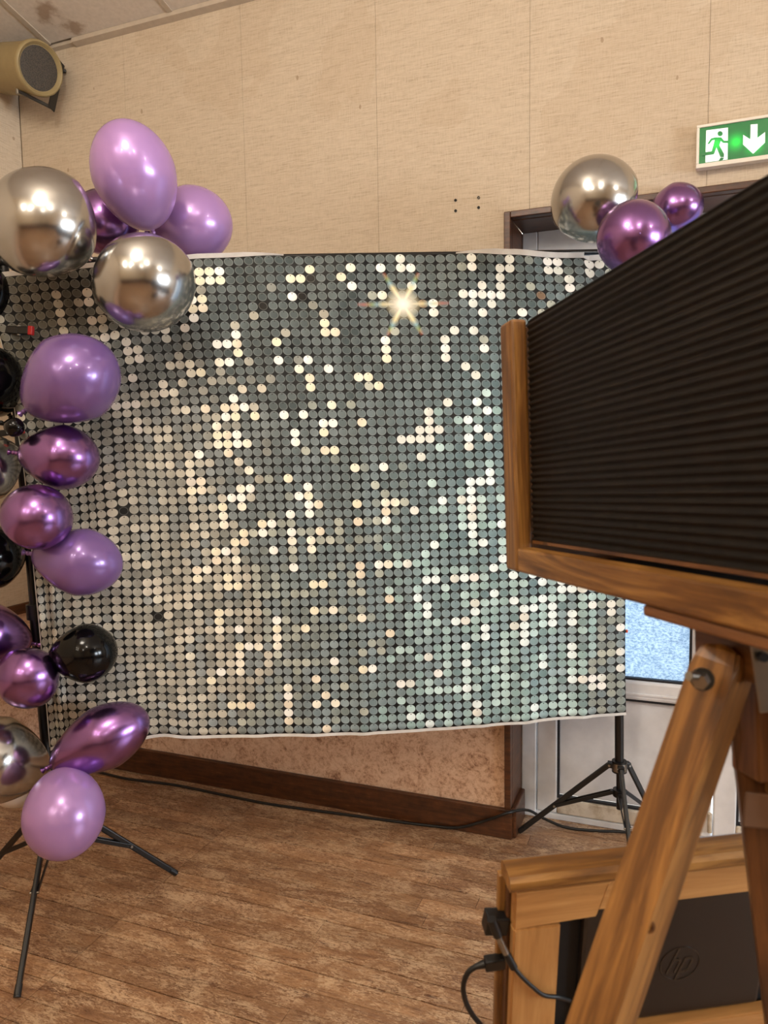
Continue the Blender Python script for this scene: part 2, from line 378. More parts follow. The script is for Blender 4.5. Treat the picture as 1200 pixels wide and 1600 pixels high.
# fixed outer frame
f = bmesh.new()
box(f, (XO, YD, 0), (XO + .055, YD + .07, ZO), .004); box(f, (XO + .055, YD, ZO - .09), (XO2, YD + .07, ZO), .004)
box(f, (XO + .055, YD + .004, 0), (XO2 - .055, YD + .07, .022), .002); box(f, (XO2 - .055, YD, 0), (XO2, YD + .07, ZO - .09), .004)
o = link('door_frame', f, 'upvc'); o['kind'] = 'structure'
def leaf(name, x0, x1):
    z0, z1 = .024, ZO - .094; st = .075
    f = bmesh.new()
    box(f, (x0, YD + .006, z0), (x0 + st, YD + .06, z1), .006); box(f, (x1 - st, YD + .006, z0), (x1, YD + .06, z1), .006)
    box(f, (x0 + st, YD + .006, z1 - st), (x1 - st, YD + .06, z1), .006)
    box(f, (x0 + st, YD + .004, .500), (x1 - st, YD + .06, .572), .010)
    d = link(name, f, 'upvc'); d['kind'] = 'structure'
    ob('bottom_rail', (x0 + st, YD + .005, z0), (x1 - st, YD + .06, .083), 'upvc_worn', d, .006)
    ob('door_panel', (x0 + st + .008, YD + .03, .093), (x1 - st - .008, YD + .05, .500), 'upvc', d, 0)
    b = bmesh.new()
    for (za, zb) in ((.083, .500), (.572, z1 - st)):
        xa, xb = x0 + st, x1 - st; w_ = .008
        for lo, hi in (((xa, za), (xb, za + w_)), ((xa, zb - w_), (xb, zb)), ((xa, za + w_), (xa + w_, zb - w_)), ((xb - w_, za + w_), (xb, zb - w_))):
            box(b, (lo[0], YD + .014, lo[1]), (hi[0], YD + .032, hi[1]))
    link('gasket', b, 'gasket', d)
    ob('glass_pane', (x0 + st + .002, YD + .034, .574), (x1 - st - .002, YD + .040, z1 - st - .002), 'frosted_glass', d, 0)
    ob('glazing_bead', (x0 + st, YD + .000, .520), (x1 - st, YD + .006, .528), 'upvc', d, .001)
    for zz in (.05, 1.0, 1.9):
        t_ = tube('hinge', [V((x1 - .004, YD - .002, zz)), V((x1 - .004, YD - .002, zz + .07))], .008, 'upvc_worn', d)
    return d
leaf('door_1', XO + .058, .128); leaf('door_2', .134, .87)
# ------------------------------------------------------------------ assumed, unseen lamps of the hall (overhead, behind the viewpoint)
LS = empty('lamps', (0, 0, 0), None, None); bpy.data.objects.remove(LS)
def assumed_ceiling_light(x, y, size, watts, label, group):
    z = zc(y) - .035
    o = empty('ceiling_light', (x, y, z), label, 'ceiling light', group)
    bm = bmesh.new(); lathe(bm, [(0.035, 0), (.035, size * .56), (.0, size * .56), (-.02, size * .52), (-.012, size * .5), (-.012, 0)], 24)
    link('housing', bm, 'lamp_white', o, frame_mat(V((0, 0, 1)), V((1, 0, 0)), V((x, y, z))), True)
    tube('hanging_rod', [V((x, y, z + .03)), V((x, y, z - .30))], .008, 'lamp_white', o)
    L = bpy.data.lights.new('lamp_glow', 'POINT'); L.shadow_soft_size = size * (.40 if size > .5 else .26); L.energy = watts; L.color = (1, .90, .77)
    lo = bpy.data.objects.new('lamp_glow', L); C.objects.link(lo); lo.location = (0, 0, -.32 - size * .42); lo.parent = o
LIGHTS = [(-.7, .3, .55, 62), (.9, -.4, .35, 34), (-1.3, -2.2, .3, 26), (-.3, -2.2, .3, 26), (-1.2, -3.4, .3, 26), (-.2, -3.4, .3, 26), (1.6, -2.4, .3, 26), (2.6, .6, .35, 30)]
for (x, y, s, wt) in LIGHTS:
    assumed_ceiling_light(x, y, s, wt * LIGHT_W, 'round warm white lamp on the hall ceiling, outside the picture', 'warm ceiling lamps of the hall')
# added area lights in place of daylight, behind the two assumed windows
for (a0, a1) in wins:
    L = bpy.data.lights.new('window_daylight', 'AREA'); L.shape = 'RECTANGLE'; L.size = .75; L.size_y = 1.5; L.energy = 120; L.color = (.82, .91, 1)
    lo = bpy.data.objects.new('window_daylight', L); C.objects.link(lo); lo.location = (XR + .12, (a0 + a1) / 2, 1.55); lo.rotation_euler = (0, math.radians(90), 0)
# ------------------------------------------------------------------ printed backdrop on its stand
LP = floor_at(95, 1427); RP = floor_at(968, 1326)
LTOP = deep(8, 418, 0); 
pl_n = (RP - LP).cross(V((0, 0, 1))).normalized()
if pl_n.y > 0: pl_n = -pl_n
lt = plane_at(6, 409, LP, pl_n); rt = plane_at(966, 393.5, RP, pl_n)
PP = LP + pl_n * .032
def interp(tab, y):
    if y <= tab[0][0]: a, b = tab[0], tab[1]
    elif y >= tab[-1][0]: a, b = tab[-2], tab[-1]
    else:
        for i in range(len(tab) - 1):
            if tab[i][0] <= y <= tab[i + 1][0]: a, b = tab[i], tab[i + 1]; break
    k = (y - a[0]) / (b[0] - a[0]); return a[1] + (b[1] - a[1]) * k
NC, NR = 62, 54
COLS = [(0, [(437, -25), (520, 0), (600, 20), (700, 35), (800, 46), (900, 56), (1000, 66), (1100, 75), (1165, 80)]),
        (4, [(433, 42), (600, 80), (800, 96), (950, 98), (1100, 106), (1165, 112)]),
        (20.5, [(403, 309), (520, 322), (645, 338), (905, 357), (1147, 364)]),
        (44, [(396, 680), (640, 690), (905, 701), (1134, 708)]),
        (62, [(400, 958), (700, 966), (950, 977), (1112, 977)])]
YT = [(0, 437), (4, 431), (12, 414), (20.5, 404), (28, 400), (36, 398), (44, 397), (52, 398), (59, 403), (59.4, 408), (62, 406)]
YBm = [(0, 1166), (4, 1161), (12, 1151), (20.5, 1148), (34, 1143), (44, 1135), (54, 1122), (62, 1112)]
def banner_px(c, v):
    y = interp(YT, c) + (interp(YBm, c) - interp(YT, c)) * (v * 1.045 - .045 * v * v)
    xs = [(cc, interp(t_, y)) for cc, t_ in COLS]; x = interp(xs, c)
    x -= 7 * math.exp(-((c - 8.5) / 1.4) ** 2) * max(0, 1 - abs(v - .45) / .35)
    y += 5 * math.exp(-((c - 9.5 - 4 * v) / 2.0) ** 2) * math.sin(v * 11)
    return x, y
def banner_d(c, v):
    u = c / NC
    d = .030 * math.sin(math.pi * min(1, max(0, v))) * math.sin(math.pi * u)
    d += .012 * noise.noise(V((u * 5, v * 2.2, 3))) + .005 * noise.noise(V((u * 16, v * 5, 9)))
    if c < 8: d += .010 * math.sin(c * 2.4 + v * 2) * max(0, 1 - c / 8) * min(1, v * 1.6)
    d += .006 * math.sin((u * 26 + v * 9)) * max(0, 1 - v * 3) * max(0, (u - .3))
    d += .008 * math.sin(u * 38 - v * 4) * max(0, (u - .72)) * 2.5
    for (c0_, k_, w_, am) in ((34.5, 1.5, .9, .007), (29, -3, 1.3, .006), (47, 2, .8, .005), (51.5, 1, .9, .006), (23, 4, 1.4, .005), (40, -2, 1.2, .004), (15, 5, 1.2, .006), (57.6, 1, .8, .008)):
        q_ = (c - c0_ - k_ * (1 - v)) / w_; d += am * math.exp(-q_ * q_) * min(1, .35 + v)
    if v < .3: d += .006 * math.sin((u * 34 + v * 22)) * (1 - v / .3) * (.4 + u)
    if u < .3: d += .010 * math.sin(u * 20 + v * 26) * (1 - u / .3) * max(0, 1 - v * 1.6)
    d += .004 * math.sin(u * 60 + v * 3) * math.exp(-((v - .05) / .1) ** 2)
    return d
PW = {}
def banner_pt(c, v, extra=0.0):
    x, y = banner_px(c, v); r = ray(x, y)
    p = CAM + r * ((PP - CAM).dot(pl_n) / r.dot(pl_n))
    return p + pl_n * (banner_d(c, v) + extra)
BR = """
280 380 .23333|210,200 280,195 145,210 220,260 150,270 290,260 105,400 165,395 105,460 170,455 110,525 45,590 775,345 765,215 830,210 890,145 1170,320 1100,255 985,520 985,580 1055,580 400,625 335,690 405,690 270,700 410,755 285,825 350,815 675,670 680,790 875,770 810,840 875,890 1000,820 75,840 155,895 880,950 1180,875 375,1060 180,1135 45,1145 320,1130 385,1120 450,1120 705,1150 835,1140 1005,1065 950,1185 1005,1185 520,1170 385,1175 315,1180
540 380 .23333|365,135 240,190 365,190 435,185 55,320 245,375 440,315 820,95 820,155 1080,105 1015,160 1080,160 1010,215 1005,275 875,275 755,320 875,330 935,330 1000,330 1065,330 1000,385 830,380 835,430 575,435 575,495 900,485 1145,485 705,560 705,618 835,610 645,680 645,740 645,800 775,800 840,858 265,685 265,745 265,805 75,875 137,875 900,730 205,935 845,1040 905,1095 525,1105 655,1095 80,1180 840,1195 25,165
280 640 .23333|705,35 835,20 180,20 955,75 1010,75 955,135 780,145 785,200 960,245 1025,300 1150,360 740,440 860,490 800,545 860,545 925,605 860,605 740,670 1165,655 860,720 570,730 630,730 570,790 445,795 750,840 865,840 925,835 745,900 450,905 385,910 870,955 325,965 635,960 750,1020 390,1025 335,1140 305,645 310,700 310,755 80,385 80,445 95,505 160,500 95,560 165,555 270,190 335,190 400,190 270,245 335,245 405,245 470,240 140,320 345,305 265,135 150,1150 265,970 265,1030 205,1035 140,1040 480,410 490,515 430,525 370,585 430,580 435,630 880,1185 940,1185
540 640 .23333|82,65 845,100 845,160 970,155 785,220 35,360 225,358 795,458 860,505 860,565 860,620 865,680 800,570 980,390 980,445 980,500 865,795 865,855 805,742 740,630 235,590 50,655 55,770 240,705 240,765 300,640 437,700 410,170 470,165 595,163 530,105 530,165 530,225 470,225 345,230 480,345 615,635 935,905 385,1040 700,1145 820,1135 70,1060 255,1045 195,1050 75,1110 570,1150 1000,1075 1125,1130 1045,790 1050,1015 560,920 520,1150
440 900 .33333|135,50 180,50 790,20 875,15 1005,95 1090,10 1100,130 1135,130 1135,165 1180,165 920,135 880,175 660,145 660,185 485,112 620,105 143,172 230,168 103,252 358,198 493,270 795,215 880,215 967,290 1135,245 1137,285 1137,320 670,378 882,330 240,403 843,410 713,455 410,430 367,430 153,485 545,500 590,500 888,522 28,530 28,568 30,608 33,645 35,685 203,563 160,602 248,600 935,597 935,637 593,657 1180,620 680,690 210,715 1100,240
80 900 .33333|705,25 835,60 875,60 792,180 792,222 792,262 875,262 663,265 1048,180 1048,220 1050,260 1050,300 880,340 925,335 968,335 883,380 883,420 798,458 885,458 1105,530 1108,570 1112,610 1112,650 1115,690 760,497 670,380 850,612 895,612 935,612 478,55 480,85 483,120 430,15
700 880 .25|15,105 127,100 295,45 410,95 190,260 302,200 135,312 252,465 252,412 205,877 205,930 540,905 470,255 470,300 475,350 475,400 475,455 640,290 640,345 645,395 690,180 755,175 805,170 585,240 755,385 755,325 760,540 760,585 870,265 590,645 760,740 815,735 870,730 925,770 925,725 975,770 975,720 1030,300 1030,250 1078,400 1078,550 1078,650 525,90 580,130 690,130
0 380 .275|487,280 490,333 505,437 1107,395 1110,445 940,510 1057,500 660,930 775,775 745,775 915,828 980,828 925,880 1170,965 1055,970 1085,715 1090,765 1150,760 780,1030 780,1085 1090,1275 1090,1325 575,535 635,530 715,580 775,625 780,680 710,628 780,930 720,930
780 380 .15|80,170 85,245 485,200 585,200 485,285 585,285 780,380 780,470 60,510 185,755 930,235 1000,215 940,320"""
cells = {}
for i in range(NC):
    for j in range(NR): cells[(i, j)] = banner_px(i + .5, (j + .5) / NR)
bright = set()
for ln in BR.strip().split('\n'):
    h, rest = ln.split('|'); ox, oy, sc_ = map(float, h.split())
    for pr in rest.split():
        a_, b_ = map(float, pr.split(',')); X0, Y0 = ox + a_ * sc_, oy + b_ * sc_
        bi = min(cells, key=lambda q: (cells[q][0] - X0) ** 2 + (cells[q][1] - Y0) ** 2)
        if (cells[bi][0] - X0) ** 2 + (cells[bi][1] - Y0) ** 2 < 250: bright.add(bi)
# share of light discs on a coarse grid (x 50..950 by 100, y 450..1150 by 100)
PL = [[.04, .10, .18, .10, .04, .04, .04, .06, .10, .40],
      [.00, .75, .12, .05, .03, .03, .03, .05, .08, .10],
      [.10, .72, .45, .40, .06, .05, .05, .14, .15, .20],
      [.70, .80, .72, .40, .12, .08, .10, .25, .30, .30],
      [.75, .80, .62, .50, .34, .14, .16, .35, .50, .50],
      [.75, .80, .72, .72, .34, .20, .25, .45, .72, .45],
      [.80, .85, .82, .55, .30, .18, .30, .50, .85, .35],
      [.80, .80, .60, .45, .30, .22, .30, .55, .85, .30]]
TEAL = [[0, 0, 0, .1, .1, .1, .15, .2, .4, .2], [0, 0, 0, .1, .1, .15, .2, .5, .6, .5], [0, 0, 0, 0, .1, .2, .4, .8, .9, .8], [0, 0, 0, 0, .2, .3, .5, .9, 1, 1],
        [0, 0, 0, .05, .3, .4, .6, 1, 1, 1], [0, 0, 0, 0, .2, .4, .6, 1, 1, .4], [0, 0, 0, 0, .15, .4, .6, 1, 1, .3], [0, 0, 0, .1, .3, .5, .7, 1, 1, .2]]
def grid(T, x, y):
    gx = min(8.999, max(0, (x - 50) / 100)); gy = min(6.999, max(0, (y - 450) / 100)); i, j = int(gx), int(gy); a_, b_ = gx - i, gy - j
    return (T[j][i] * (1 - a_) + T[j][i + 1] * a_) * (1 - b_) + (T[j + 1][i] * (1 - a_) + T[j + 1][i + 1] * a_) * b_
rc = random.Random(5)
def mixc(a_, b_, k): return tuple(a_[q] + (b_[q] - a_[q]) * k for q in range(3))
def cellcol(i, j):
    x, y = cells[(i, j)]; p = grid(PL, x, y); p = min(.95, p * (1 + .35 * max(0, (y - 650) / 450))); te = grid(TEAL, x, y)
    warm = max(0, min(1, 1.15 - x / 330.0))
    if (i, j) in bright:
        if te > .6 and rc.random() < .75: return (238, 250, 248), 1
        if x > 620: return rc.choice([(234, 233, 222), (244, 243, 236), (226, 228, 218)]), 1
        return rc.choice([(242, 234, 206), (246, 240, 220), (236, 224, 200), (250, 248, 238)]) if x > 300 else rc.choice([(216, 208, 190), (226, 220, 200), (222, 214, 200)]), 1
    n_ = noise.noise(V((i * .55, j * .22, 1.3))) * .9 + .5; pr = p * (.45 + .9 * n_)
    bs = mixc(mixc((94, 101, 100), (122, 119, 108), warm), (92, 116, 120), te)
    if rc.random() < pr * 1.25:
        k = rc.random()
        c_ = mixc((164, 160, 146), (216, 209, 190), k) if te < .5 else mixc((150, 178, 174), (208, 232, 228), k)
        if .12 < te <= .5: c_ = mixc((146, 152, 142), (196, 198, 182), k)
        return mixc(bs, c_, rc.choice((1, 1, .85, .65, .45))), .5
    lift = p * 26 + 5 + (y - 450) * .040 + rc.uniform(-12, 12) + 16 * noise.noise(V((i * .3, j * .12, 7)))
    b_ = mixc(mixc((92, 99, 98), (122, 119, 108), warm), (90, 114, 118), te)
    if x < 240 and y < 620: lift -= 26 * min(1, (240 - x) / 100)  # shade of the top left wrinkles, put into the print colour
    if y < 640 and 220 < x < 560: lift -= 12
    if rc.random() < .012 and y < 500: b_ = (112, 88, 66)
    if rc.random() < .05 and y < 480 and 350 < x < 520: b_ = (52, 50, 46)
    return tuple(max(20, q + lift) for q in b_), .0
me = bpy.data.meshes.new('backdrop'); SUB = 2
vs = [banner_pt(i / SUB, j / SUB / NR) for j in range(NR * SUB + 1) for i in range(NC * SUB + 1)]
Wd = NC * SUB + 1
fs = [(j * Wd + i, j * Wd + i + 1, (j + 1) * Wd + i + 1, (j + 1) * Wd + i) for j in range(NR * SUB) for i in range(NC * SUB)]
me.from_pydata([tuple(p) for p in vs], [], fs)
ca = me.color_attributes.new('disc', 'FLOAT_COLOR', 'CORNER'); uv = me.uv_layers.new(name='print')
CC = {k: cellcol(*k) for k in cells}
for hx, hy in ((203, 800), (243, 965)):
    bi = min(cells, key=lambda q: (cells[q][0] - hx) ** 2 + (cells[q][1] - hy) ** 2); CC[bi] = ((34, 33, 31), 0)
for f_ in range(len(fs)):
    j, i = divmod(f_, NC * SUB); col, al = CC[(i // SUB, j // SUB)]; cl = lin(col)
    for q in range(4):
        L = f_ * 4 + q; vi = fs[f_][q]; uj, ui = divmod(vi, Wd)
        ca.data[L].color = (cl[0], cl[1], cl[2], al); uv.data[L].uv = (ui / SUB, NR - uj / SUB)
for p in me.polygons: p.use_smooth = True
sx = min(cells, key=lambda q: (cells[q][0] - 625) ** 2 + (cells[q][1] - 483) ** 2); STAR = (sx[0] + .5, NR - sx[1] - .5)
a = NT('sequin_print'); at = a.n('Attribute'); at.attribute_name = 'disc'; uvn = a.n('UVMap'); uvn.uv_map = 'print'
sep = a.n('SeparateXYZ'); a.l(uvn.outputs[0], sep.inputs[0]); U, W = sep.outputs[0], sep.outputs[1]
fx = a.math('SUBTRACT', a.math('FRACT', U), .5); fy = a.math('SUBTRACT', a.math('FRACT', W), .5)
wn = a.n('TexWhiteNoise'); cell = a.n('CombineXYZ'); a.l(a.math('FLOOR', U), cell.inputs[0]); a.l(a.math('FLOOR', W), cell.inputs[1]); a.l(cell.outputs[0], wn.inputs[0])
rnd = wn.outputs[0]
p1 = a.math('ADD', fx, fy); p2 = a.math('SUBTRACT', fx, fy)      # dull discs hang a little askew
q = a.math('SUBTRACT', 1.0, at.outputs['Alpha'], clamp=True)
kx = a.math('MULTIPLY_ADD', a.math('MULTIPLY', q, rnd), .50, 1.98)
r2 = a.math('SQRT', a.math('ADD', a.math('MULTIPLY', a.math('MULTIPLY', p1, p1), kx), a.math('MULTIPLY', a.math('MULTIPLY', p2, p2), 1.84)))
disc = a.ramp(r2, [(.0, (1, 1, 1)), (.90, (1, 1, 1)), (.985, (0, 0, 0))]); 
rim = a.ramp(r2, [(.76, (0, 0, 0)), (.83, (1, 1, 1)), (.93, (0, 0, 0))])
hy_ = a.math('SUBTRACT', fy, .33); hole = a.math('LESS_THAN', a.math('ADD', a.math('MULTIPLY', fx, fx), a.math('MULTIPLY', hy_, hy_)), .0045)
shade = a.math('MULTIPLY_ADD', a.math('ADD', fx, a.math('MULTIPLY', fy, -.5)), a.math('MULTIPLY_ADD', rnd, .5, -.35), 1.0)
sv = a.n('VectorMath', operation='SCALE'); a.l(at.outputs['Color'], sv.inputs[0]); a.l(shade, sv.inputs['Scale'])
gapn = a.noise(a.coord('UV', (.12, .12, 1)), 2.0, 3)
gap = a.ramp(gapn, [(.35, lin((13, 13, 13))), (.65, lin((44, 44, 42)))])
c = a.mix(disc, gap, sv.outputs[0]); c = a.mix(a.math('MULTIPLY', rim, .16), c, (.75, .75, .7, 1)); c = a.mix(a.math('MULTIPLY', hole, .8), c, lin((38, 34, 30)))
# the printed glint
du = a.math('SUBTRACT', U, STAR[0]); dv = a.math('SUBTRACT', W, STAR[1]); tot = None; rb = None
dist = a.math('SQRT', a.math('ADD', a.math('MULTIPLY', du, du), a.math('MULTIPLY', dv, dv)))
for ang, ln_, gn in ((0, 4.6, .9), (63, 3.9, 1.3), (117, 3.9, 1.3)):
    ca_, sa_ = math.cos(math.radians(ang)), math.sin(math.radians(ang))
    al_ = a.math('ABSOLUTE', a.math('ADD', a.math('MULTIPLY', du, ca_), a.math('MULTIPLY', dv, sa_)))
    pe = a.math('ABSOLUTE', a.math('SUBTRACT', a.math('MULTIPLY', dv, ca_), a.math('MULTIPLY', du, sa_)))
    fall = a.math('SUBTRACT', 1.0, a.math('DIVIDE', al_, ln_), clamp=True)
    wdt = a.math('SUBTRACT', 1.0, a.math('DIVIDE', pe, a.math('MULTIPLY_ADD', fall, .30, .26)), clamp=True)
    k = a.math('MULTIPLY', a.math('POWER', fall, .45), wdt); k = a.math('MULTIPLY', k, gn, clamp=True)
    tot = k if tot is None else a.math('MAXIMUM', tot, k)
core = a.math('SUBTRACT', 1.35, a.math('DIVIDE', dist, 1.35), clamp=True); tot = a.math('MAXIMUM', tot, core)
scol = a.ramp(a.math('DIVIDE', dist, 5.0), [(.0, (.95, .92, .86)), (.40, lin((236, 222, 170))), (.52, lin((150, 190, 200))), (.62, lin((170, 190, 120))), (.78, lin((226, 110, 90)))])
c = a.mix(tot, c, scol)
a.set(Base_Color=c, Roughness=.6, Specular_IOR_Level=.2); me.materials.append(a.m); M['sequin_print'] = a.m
bd = bpy.data.objects.new('backdrop', me); C.objects.link(bd); md = bd.modifiers.new('cloth', 'SOLIDIFY'); md.thickness = .0012; md.offset = -1
tag(bd, 'large backdrop cloth printed with silver sequin discs, hung between two black stands', 'backdrop')
def hem(pts_a, pts_b, name='hem'):
    bm = bmesh.new(); A = [bm.verts.new(p) for p in pts_a]; B = [bm.verts.new(p) for p in pts_b]
    for i in range(len(A) - 1): bm.faces.new((A[i], A[i + 1], B[i + 1], B[i]))
    bmesh.ops.solidify(bm, geom=bm.faces[:], thickness=.003)
    o = link(name, bm, 'hem_white', bd); o['label'] = 'white hem'; return o
cs = [i / 2 for i in range(int(NC * 2) + 1)]
def topw(c): 
    if 29 < c < 46: return .001
    return .0085 if c < 29 else .011
up = V((0, 0, 1))
seg = []
for lo, hi in ((0, 29), (46, 59), (59.5, 62)):
    cc = [q for q in cs if lo <= q <= hi]
    hem([banner_pt(q, 0, .002) for q in cc], [banner_pt(q, 0, .006) + up * topw(q) * 1.5 * min(1, .2 + min(abs(q - 29), abs(q - 46)) / 5) for q in cc])
hem([banner_pt(q, 1, .002) for q in cs], [banner_pt(q, 1, .003) - up * .0095 for q in cs])
vv = [j / 54 for j in range(55)]
hem([banner_pt(NC, q, .001) for q in vv], [banner_pt(NC, q, -.004) + (RP - LP).normalized() * .0025 for q in vv])
hem([banner_pt(0, q, .001) for q in vv], [banner_pt(0, q, -.003) - (RP - LP).normalized() * .004 for q in vv])
# ------------------------------------------------------------------ the two stands and their crossbar
def stand(base, top, hubz, colz, feet, joints, label, pole_r=.0135):
    o = empty('backdrop_stand', base, label, 'stand', 'tripod stands of the backdrop')
    del o['group']
    ax = (top - base).normalized()
    def on(z): return base + ax * (z / ax.z)
    tube('pole', [on(hubz - .02), on(hubz + .62)], pole_r * 1.15, 'black_metal', o, 16)
    tube('pole', [on(hubz + .60), top], pole_r * .92, 'black_metal', o, 16)
    tube('collar', [on(hubz + .585), on(hubz + .63)], pole_r * 1.7, 'black_plastic', o, 16)
    tube('shaft', [on(colz - .06), on(hubz)], pole_r * .8, 'black_metal', o, 14)
    tube('collar', [on(hubz - .028), on(hubz + .012)], pole_r * 1.9, 'black_plastic', o, 16)
    r_ = tube('ring', [on(hubz - .022), on(hubz + .006)], pole_r * 1.95, 'steel', o, 16); r_['label'] = 'bare metal ring'
    tube('collar', [on(colz - .012), on(colz + .012)], pole_r * 1.7, 'black_plastic', o, 16)
    for ft, kj in zip(feet, joints):
        dr = V((ft.x - base.x, ft.y - base.y, 0)).normalized()
        h0 = on(hubz - .006) + dr * .034; side = dr.cross(up)
        bar('lug', on(hubz - .006) + dr * .015, h0 + dr * .006, .022, .02, 'black_plastic', o)
        foot = V((ft.x, ft.y, .009)); d = (foot - h0)
        bar('leg', h0, foot, .014, .019, 'black_metal', o, up, .004)
        tube('rubber_foot', [foot - d.normalized() * .028, foot + d.normalized() * .002], .0095, 'black_plastic', o, 12)
        j = h0 + d * kj; c0 = on(colz) + dr * .024
        bar('lug', on(colz) + dr * .012, c0 + dr * .006, .018, .012, 'black_plastic', o)
        for s in (-1, 1):
            bar('brace', c0 + side * s * .0085, j + side * s * .0085, .003, .013, 'black_metal', o, up, .0008)
        tube('rivet', [j - side * .0125, j + side * .0125], .0042, 'steel', o, 10)
        tube('rivet', [h0 - side * .014, h0 + side * .014], .0042, 'steel', o, 10)
    return o
f1 = floor_at(27, 1562); f2 = floor_at(275, 1368); f3 = LP * 3 - f1 - f2
stand(LP, lt, .352, .255, [f1, f2, f3], [.47, .58, .62], 'black tripod stand at the left, covered in balloons')
g1 = floor_at(812, 1302); g2 = floor_at(1042, 1268); g3 = floor_at(992, 1400); g1.y = min(g1.y, 2.70); g2.y = min(g2.y, YD - .03)
stand(RP, rt, .312, .208, [g1, g3, g2], [.60, .5, .6], 'black tripod stand at the right, before the white door')
cb = empty('crossbar', lt + V((0, 0, .0)), 'black crossbar behind the top edge of the sequin backdrop', 'bar')
e_ = (rt - lt).normalized()
tube('bar_tube', [lt - e_ * .05, rt + e_ * .05], .0095, 'black_metal', cb, 14)
for p in (lt, rt): tube('end_cap', [p - e_ * .02 + up * .001, p + e_ * .02 + up * .001], .019, 'black_plastic', cb, 14)
def clamp(p, d, col, label, s=1.0, side=None):
    o = empty('spring_clamp', p, label, 'clamp')
    d = d.normalized(); n = pl_n
    for k in (-1, 1):
        bar('handle', p + n * (.006 * k) * s, p + d * .055 * s + n * (.016 * k) * s, .017 * s, .006 * s, 'black_plastic', o, n)
        bar('jaw', p + n * (.006 * k) * s, p - d * .03 * s + n * .004 * k * s, .017 * s, .006 * s, 'black_plastic', o, n)
        t_ = bar('tip', p - d * .030 * s + n * .003 * k * s, p - d * .042 * s + n * .003 * k * s, .02 * s, .007 * s, col, o, n)
        t_['label'] = 'coloured rubber tip'
    tube('pivot', [p - up * .011 * s, p + up * .011 * s], .005 * s, 'steel', o, 10)
q_ = banner_pt(2.1, .11, .012); clamp(q_, V((-1, 0, 0.08)), 'red_plastic', 'black spring clamp with red tip, beside the upper black balloon', 1.25)
q_ = banner_pt(-.6, .315, .012); clamp(q_, V((-1, 0, -.1)), 'red_plastic', 'black spring clamp with red tip, above the small black balloon', 1.0)
q_ = plane_at(979, 987, PP, pl_n) - e_ * .016 - pl_n * .006; clamp(q_, -e_, 'orange_plastic', 'small orange tipped clamp on the backdrop\'s right edge', .55)
# ------------------------------------------------------------------ balloons
def balloon(cx_, cy_, a_, L_, ang, tip, d, mat, label, cat='balloon', name='balloon', face=None, taper=.34, group=None, nub=False):
    """cx,cy centre; a half width, L half length (photo px at depth d); ang: direction of the knot in the picture, degrees clockwise from right; tip: how far it turns away (+) or to the viewer (-)"""
    s = d / FPX; cen = deep(cx_, cy_, d)
    f = (cen - CAM).normalized(); rgt = camdir(1, 0, 0); rgt = (rgt - f * rgt.dot(f)).normalized(); dn = f.cross(rgt)
    if dn.dot(camdir(0, 1, 0)) < 0: dn = -dn
    A = math.radians(ang); T = math.radians(tip)
    ax = (rgt * math.cos(A) + dn * math.sin(A)) * math.cos(T) + f * math.sin(T)
    Rr, Ln = a_ * s, L_ * s
    prof = []; n = 30
    for i in range(n + 1):
        th = math.pi * i / n * .965 if i == n else math.pi * i / n
        th = min(th, math.pi * .965)
        x = -math.cos(th) * Ln; k = max(0, (1 - math.cos(th)) / 2)
        r = Rr * math.sin(th) * (1 + .10 * taper * math.sin(th) ** 2) * (1 - taper * max(0, k - .45) / .55 * .85)
        prof.append((x, max(r, 0) if i else 0))
    xn, rn = prof[-1]
    prof += [(xn + .004, .006), (xn + .008, .0045)]
    bm = bmesh.new(); lathe(bm, prof, 40)
    hint = up if abs(ax.dot(up)) < .95 else V((1, 0, 0))
    mw = frame_mat(ax, hint, cen)
    o = link(name, bm, mat, None, mw, True); tag(o, label, cat, group or None)
    bm = bmesh.new(); x0 = xn + .006
    lathe(bm, [(x0, 0), (x0, .004), (x0 + .003, .0065), (x0 + .007, .0065), (x0 + .010, .004), (x0 + .013, .0065), (x0 + .018, .009), (x0 + .019, .0085), (x0 + .015, 0)], 18)
    link('knot', bm, mat, o, mw, True)
    if nub:
        bm = bmesh.new(); lathe(bm, [(-Ln - .0015, 0), (-Ln - .001, .0022), (-Ln + .002, .0034), (-Ln + .002, 0)], 12); link('tip_nub', bm, 'violet_pearl', o, mw, True)
    return o
B = balloon
sc, pc, lp, vp, bk = 'silver_chrome', 'purple_chrome', 'lilac_pearl', 'violet_pearl', 'black_latex'
B(71, 353, 84, 84, 40, 35, 1.93, sc, 'big silver chrome balloon at the left edge, top of the left garland')
B(211, 276, 64, 82, 78, 12, 2.10, lp, 'tall light lilac balloon, topmost of all the balloons', taper=.12)
B(168, 350, 50, 56, 40, 40, 2.30, pc, 'dark purple balloon mostly hidden behind the topmost lilac balloon')
B(298, 352, 58, 66, 172, 25, 2.36, lp, 'lilac balloon at the right of the top cluster, behind the backdrop\'s top edge', taper=.14)
B(224, 438, 77, 80, -110, 55, 2.00, sc, 'big silver chrome balloon in front of the backdrop\'s top edge')
B(-27, 458, 50, 56, 10, 40, 2.14, bk, 'black balloon cut by the left edge, below the big silver balloon')
B(108, 596, 68, 82, 146, 18, 2.02, vp, 'dull violet balloon, tapering to lower left, under the big silver balloons')
B(-22, 598, 57, 62, 60, 30, 2.12, bk, 'black balloon cut by the left edge, beside the dull violet one')
B(92, 714, 50, 61, 186, 15, 2.05, pc, 'deep purple chrome balloon directly below the dull violet one')
B(21, 667, 15, 17, 200, 40, 1.98, bk, 'tiny half inflated black balloon at the centre of the garland')
B(-24, 728, 54, 62, -30, 30, 2.10, sc, 'silver chrome balloon cut by the left edge, below the tiny black one')
